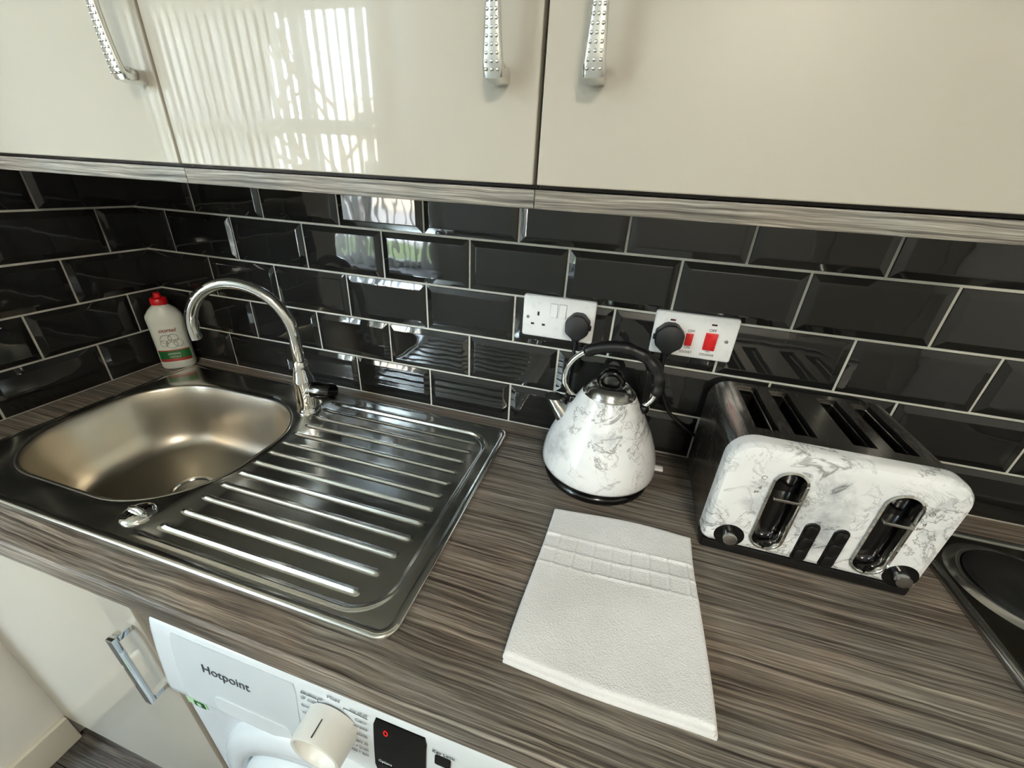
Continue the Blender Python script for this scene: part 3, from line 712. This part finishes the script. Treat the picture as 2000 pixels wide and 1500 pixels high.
for x, z in LV:
    secs = []
    for d, y in ((-.0015, -.2545), (-.0028, -.2562), (.0, -.2570), (.0016, -.2552), (.0018, -.2420)): secs.append([(a, y, b) for a, b in inset(.0400, .1415, .020, d, 10, x, z)])
    B().loft(secs, (False, False)).make('lever_ring', 'chrome', to, smooth=50)
    secs = []
    for d, y in ((-.0002, -.2520), (0, -.2440), (.003, -.2360), (.007, -.2325), (.012, -.2310)): secs.append([(a, y, b) for a, b in inset(.0380, .1395, .0190, d, 10, x, z)])
    B().loft(secs, (False, True)).make('lever_recess', 'blackgloss', to, smooth=60)
    lv_ = B().box((x-.0165, -.2640, z+.0255), (x+.0180, -.2420, z+.0305)).make('lever', 'chromedull', to, .0014, 2)
for x, z in BT:
    ps = B().loft([[(a, y, b) for a, b in inset(.0203, .0788, .0101, d, 8, x, z)] for d, y in ((0, -.2302), (0, -.2535), (.0012, -.2548))]).make('button_strip', 'black', to, smooth=40)
    for k in (-1, 0, 1):
        B().loft([[(a, y, b) for a, b in inset(.0165, .0215, .0075, d, 6, x, z+k*.0238)] for d, y in ((0, -.2545), (.0, -.2562), (.0012, -.2570))]).make('button', 'blackgloss', ps, smooth=40)
for x, z in KN:
    kr = B().lathe((x, 0, z), [(.0214, .2532), (.0210, .2480), (.0180, .2400), (.0130, .2360), (.002, .2350)], 32, axis='y').make('dial_recess', 'blackgloss', to, smooth=60)
    B().lathe((x, 0, z), [(.0105, .236), (.0105, .262), (.0098, .2645), (.006, .2652), (.001, .2655)], 28, axis='y').make('dial', 'chromedull', to, smooth=40)
for x, z in ((1.4640, .157), (1.6640, .153)):
    p = [(x+.0032*math.cos(a), -.2537, z+.0032*math.sin(a)) for a in [2*math.pi*k/16 for k in range(15)]]; B().tube(p, .00035, 4).make('defrost_symbol', 'ink', to)
    text('lettering', 'd', .0075, (x-.001, -.2537, z-.018), (1, 0, 0), (0, 0, 1), 'ink', to); text('lettering', 'pr', .007, (x-.003, -.2537, z-.026), (1, 0, 0), (0, 0, 1), 'ink', to)

# ------------------------------------------------------------------ folded towel
q00, q10, q11, q01 = V(1.166, -.521), V(1.400, -.526), V(1.402, -.249), V(1.176, -.263)   # front-left, front-right, back-right, back-left
tw_ = thing('folded_towel', 'folded white terry towel with a woven border of squares', 'towel', (1.285, -.39, 0))
def tow(u, w):
    a = q00.lerp(q10, u); b = q01.lerp(q11, u); p = a.lerp(b, w)
    sx_ = .0025*math.sin(w*5.2+.6)*(abs(2*u-1)**2)*(1 if u > .5 else -.6); sy_ = .004*math.sin(u*4.4)*(abs(2*w-1)**2)*(1 if w > .5 else -.5)
    return p+V(sx_, sy_)
def towel_layer(name, zb, zt, off, border, n=110):
    v = []; f = []; U = [i/n for i in range(n+1)]
    top = []
    for i, u in enumerate(U):
        for j, w in enumerate(U):
            p = tow(.5+(u-.5)*off[0]+off[1], .5+(w-.5)*off[2]+off[3])
            du = min(u, 1-u)*.235; dw = min(w, 1-w)*.27; e = min(du, dw); R = .006
            z = zt-(R-math.sqrt(max(0, R*R-max(0, R-e)**2)))*(zt-zb)/.012
            z += .0012*math.sin(u*7+w*3)+.0010*math.sin(w*11-u*5)
            if border:
                wb_ = w+.045*(u-.5)*-0.2
                if .545 < wb_ < .775:
                    t = (wb_-.555)/.21; lines = min(abs(t-.0), abs(t-.5), abs(t-1.0))*.21*.27
                    cu = (u*8.3+.15) % 1; lu = min(cu, 1-cu)/8.3*.235
                    ins = 1 if 0 <= t <= 1 else 0
                    z += -.0012*ins+.0022*math.exp(-(lines/.0016)**2)+(.0020*math.exp(-(lu/.0015)**2) if ins else 0)
            v.append((p.x, p.y, z))
    m = n+1; f = [(i*m+j, (i+1)*m+j, (i+1)*m+j+1, i*m+j+1) for i in range(n) for j in range(n)]
    rim = [(i, 0) for i in range(n)]+[(n, j) for j in range(n)]+[(n-i, n) for i in range(n)]+[(0, n-j) for j in range(n)]
    base = len(v)
    for i, j in rim: a = v[i*m+j]; v.append((a[0], a[1], zb))
    k = len(rim)
    for t in range(k):
        a, b = rim[t], rim[(t+1) % k]; f.append((a[0]*m+a[1], base+t, base+(t+1) % k, b[0]*m+b[1]))
    f.append(tuple(base+t for t in range(k)))
    B().add(v, f).make(name, 'terry', tw_, smooth=80)
towel_layer('lower_fold', .0004, .0090, (1.004, .004, 1.0, 0), False, 40)
towel_layer('upper_fold', .0085, .0185, (.992, -.004, .994, 0), True, 130)

# ------------------------------------------------------------------ hob
HX0, HX1, HY0, HY1 = 1.767, 2.347, -.575, -.068
hb_ = thing('electric_hob', 'dark steel electric hob with sealed black hotplates beside the toaster', 'hob', ((HX0+HX1)/2, (HY0+HY1)/2, 0))
cx, cy = (HX0+HX1)/2, (HY0+HY1)/2; secs = []
for d, z in ((0, .0003), (0, .005), (.0012, .0075), (.004, .0090), (.009, .0092), (.013, .0080), (.016, .0058), (.020, .0052)): secs.append([(x, y, z) for x, y in inset(HX1-HX0, HY1-HY0, .012, d, 6, cx, cy)])
B().loft(secs[:7], (True, False)).make('hob_trim', 'chromedull', hb_, smooth=60)
B().loft(secs[6:], (False, True)).make('hob_surface', 'hobsteel', hb_, smooth=60)
for (x, y, r) in ((1.880, -.185, .0725), (2.200, -.185, .090), (1.895, -.430, .090), (2.205, -.430, .0725)):
    B().lathe((x, y, 0), [(r+.020, .0052), (r+.017, .0066), (r+.010, .0098), (r+.004, .0108), (r+.001, .0102), (r, .0060)], 64, (False, False)).make('hotplate_ring', 'chromedull', hb_, smooth=60)
    B().lathe((x, y, 0), [(r, .0052), (r-.0008, .0125), (r-.003, .0140), (r-.010, .0145), (.022, .0142), (.020, .0132), (.001, .0132)], 64, (False, True)).make('hotplate', 'iron', hb_, smooth=40)

# ------------------------------------------------------------------ base unit under the sink
bc = thing('base_cabinet', 'cream gloss sink base cabinet with a square chrome handle', 'cabinet', (.31, -.30, FL))
B().box((.004, -.560, -.76), (.612, -.01, -.66)).box((.004, -.560, -.66), (.020, -.01, -.041)).box((.020, -.03, -.66), (.596, -.01, -.041)).make('body', 'endpanel', bc)
B().box((.612, -.575, FL+.001), (.632, -.01, -.0405)).make('end_panel', 'endpanel', bc, .001, 1)
B().box((.004, -.545, FL+.0005), (.611, -.53, -.761)).make('plinth', 'carcass', bc)
bd = B().box((.0035, -.581, -.815), (.609, -.561, -.046)).make('door', 'door', bc, .0016, 3)
hx = .586
def sq(c, ax):   # square section
    return c
hz0, hz1, yo = -.296, -.124, -.6060
hsec = lambda x0, x1, a, b: B().box((x0, a[0], a[1]), (x1, b[0], b[1]))
hb2 = B().box((hx-.0065, yo-.0045, hz0), (hx+.0065, yo+.0045, hz1)); hb2.box((hx-.0065, yo+.0044, hz0), (hx+.0065, -.5805, hz0+.011)); hb2.box((hx-.0065, yo+.0044, hz1-.011), (hx+.0065, -.5805, hz1))
hb2.make('handle', 'chrome', bd, .0012, 2)

# ------------------------------------------------------------------ washing machine
MX0, MX1 = .657, 1.257
wm = thing('washing_machine', 'white front-loading washing machine under the worktop', 'washing machine', ((MX0+MX1)/2, -.32, FL))
B().box((MX0, -.592, FL+.015), (MX1, -.06, -.225)).box((MX0+.002, -.575, -.225), (MX1-.002, -.06, -.062)).make('body', 'whitem', wm, .006, 3)
PP = [(-.560, -.058), (-.574, -.0585), (-.583, -.062), (-.588, -.070), (-.592, -.090), (-.5965, -.125), (-.6005, -.165), (-.6040, -.205), (-.6040, -.214), (-.6005, -.2195), (-.590, -.221)]
def py(z):
    q = PP[2:8]
    for (y0, z0), (y1, z1) in zip(q, q[1:]):
        if z1 <= z <= z0: return y0+(y1-y0)*(z-z0)/(z1-z0)
    return q[-1][0] if z < q[-1][1] else q[0][0]
secs = []
for x, d in ((MX0-.001, .006), (MX0, .003), (MX0+.004, .0008), (MX0+.010, 0), (MX1-.010, 0), (MX1-.004, .0008), (MX1, .003), (MX1+.001, .006)):
    secs.append([(x, y+d, z-(d*.4 if i < 5 else 0)) for i, (y, z) in enumerate(PP)])
B().loft(secs).make('control_panel', 'whitem', wm, smooth=50)
def on_panel(name, m, x0, x1, z0, z1, off, parent=wm, rr=.004, thick=.003):
    out = rrect(x1-x0, z1-z0, rr, 5, (x0+x1)/2, (z0+z1)/2); nz = 10; nxp = 2
    # patch following the panel's curve
    zs = [z0+(z1-z0)*k/nz for k in range(nz+1)]; v = []; f = []
    def row(z, o, ins):
        e = min(z-z0, z1-z); c = max(0, rr-e); dx = rr-math.sqrt(max(0, rr*rr-c*c)); return [(x0+dx+ins, py(z)-o, z), (x1-dx-ins, py(z)-o, z)]
    front = [row(z, off, .0004) for z in zs]; back = [row(z, -.001, 0) for z in zs]
    L = [p[0] for p in front]; Rr = [p[1] for p in front]; Lb = [p[0] for p in back]; Rb = [p[1] for p in back]
    v = L+Rr+Lb+Rb; k = nz+1
    for i in range(nz):
        f += [(i, k+i, k+i+1, i+1), (i, i+1, 2*k+i+1, 2*k+i), (k+i, 3*k+i, 3*k+i+1, k+i+1)]
    f += [(0, 2*k, 3*k, k), (nz, k+nz, 3*k+nz, 2*k+nz)]
    return B().add(v, f).make(name, m, parent, smooth=25)
dw = on_panel('detergent_drawer', 'drawer', .6985, .9130, -.207, -.0745, .0014)
on_panel('drawer_grip', 'whitem', .760, .895, -.205, -.172, .0022, dw, .010)
ln = Vector((0, py(-.16)-py(-.10), -.06)).normalized()
def ptext(s_, size, x, z, m='printgrey', align='CENTER', off=.0018, parent=wm): text('lettering', s_, size, (x, py(z)-off, z), (1, 0, 0), -ln, m, parent, align)
ptext('Hotpoint', .0225, .7930, -.1180, 'paper', off=.0020)
kxm, kzm = .9665, -.1180
kn = B().lathe((kxm, py(kzm)+.002, kzm), [(.037, 0), (.0365, .004), (.0350, .033), (.0342, .0365), (.0318, .0375), (.0292, .0365), (.0275, .0300), (.022, .0240), (.012, .0220), (.001, .0215)], 48, axis='y').make('programme_knob', 'knobp', wm, smooth=45)
B().box((kxm-.0007, py(kzm)-.031, kzm+.0340), (kxm+.0007, py(kzm)-.012, kzm+.0364)).make('pointer_line', 'paper', kn)
for s_, x, z in (('Anti-Stain 40°', .9205, -.0800), ('20° Cotton', .9205, -.0900), ('Sport', .9205, -.1040), ('Wool', .9205, -.1180), ('Dark', .9205, -.1320)): ptext(s_, .0062, x, z, align='LEFT')
ptext('Mixed', .0075, .9700, -.0705)
for s_, x, z in (('Eco 40-60', 1.0185, -.0765), ('Cotton', 1.0185, -.0890), ('Synthetics', 1.0185, -.1000), ('Delicates', 1.0185, -.1140), ('Rapid 30', 1.0185, -.1280), ('Spin + Drain', 1.0185, -.1400), ('Rinse + Spin', 1.0185, -.1510)): ptext(s_, .0060, x, z, align='RIGHT')
for (xa, za, xb, zb) in ((.9200, -.0840, .9460, -.0840), (.9460, -.0840, .9460, -.0880), (.9840, -.0800, 1.0180, -.0825), (.9840, -.0800, .9840, -.0830)):
    B().tube([(xa, py(za)-.0006, za), (xb, py(zb)-.0006, zb)], .0004, 4).make('printed_line', 'paper', wm)
ds = on_panel('display', 'blackgloss', 1.0265, 1.0985, -.172, -.0735, .0014, wm, .003)
text('led_digit', '0', .014, (1.0440, py(-.0915)-.0018, -.0915), (1, 0, 0), -ln, 'led', ds)
for k in range(2): 
    text('lettering', ('Options', 'Spin')[k], .0058, (1.0420+.034*k, py(-.150)-.0018, -.150), (1, 0, 0), -ln, 'drawer', ds)
    on_panel('display_button', 'black', 1.0300+.034*k, 1.0560+.034*k, -.1690, -.1560, .0022, ds, .002)
ptext('Key Lock', .0075, 1.1200, -.0860, 'paper')
on_panel('key_lock_button', 'blackgloss', 1.1090, 1.1300, -.1080, -.0925, .0016, wm, .002)
on_panel('start_button', 'drawer', 1.170, 1.215, -.150, -.105, .0020, wm, .020)
cxm, czm = (MX0+MX1)/2, -.430
B().lathe((cxm, -.591, czm), [(.250, 0), (.248, .012), (.240, .019), (.224, .024), (.208, .025), (.202, .020), (.200, .006)], 96, (False, False), 'y').make('door_surround', 'whitem', wm, smooth=60)
dr = B().lathe((cxm, -.591, czm), [(.198, .004), (.197, .022), (.190, .032), (.172, .038), (.145, .040), (.122, .034), (.118, .026)], 96, (False, False), 'y').make('porthole_door', 'whitem', wm, smooth=60)
B().lathe((cxm, -.591, czm), [(.120, .024), (.100, .020), (.06, .010), (.001, .006)], 64, (False, False), 'y').make('porthole_glass', 'blackgloss', dr, smooth=60)
es = B().box((MX0+.004, -.5935, -.2740), (MX0+.044, -.5915, -.2560)).make('energy_sticker', 'sticker', wm)
B().box((MX0+.020, -.5941, -.2730), (MX0+.041, -.5934, -.2575)).make('energy_class', 'stickerd', es)
B().box((MX0+.026, -.5945, -.2695), (MX0+.034, -.5940, -.2615)).make('energy_class_window', 'sticker', es)

bpy.context.view_layer.update()
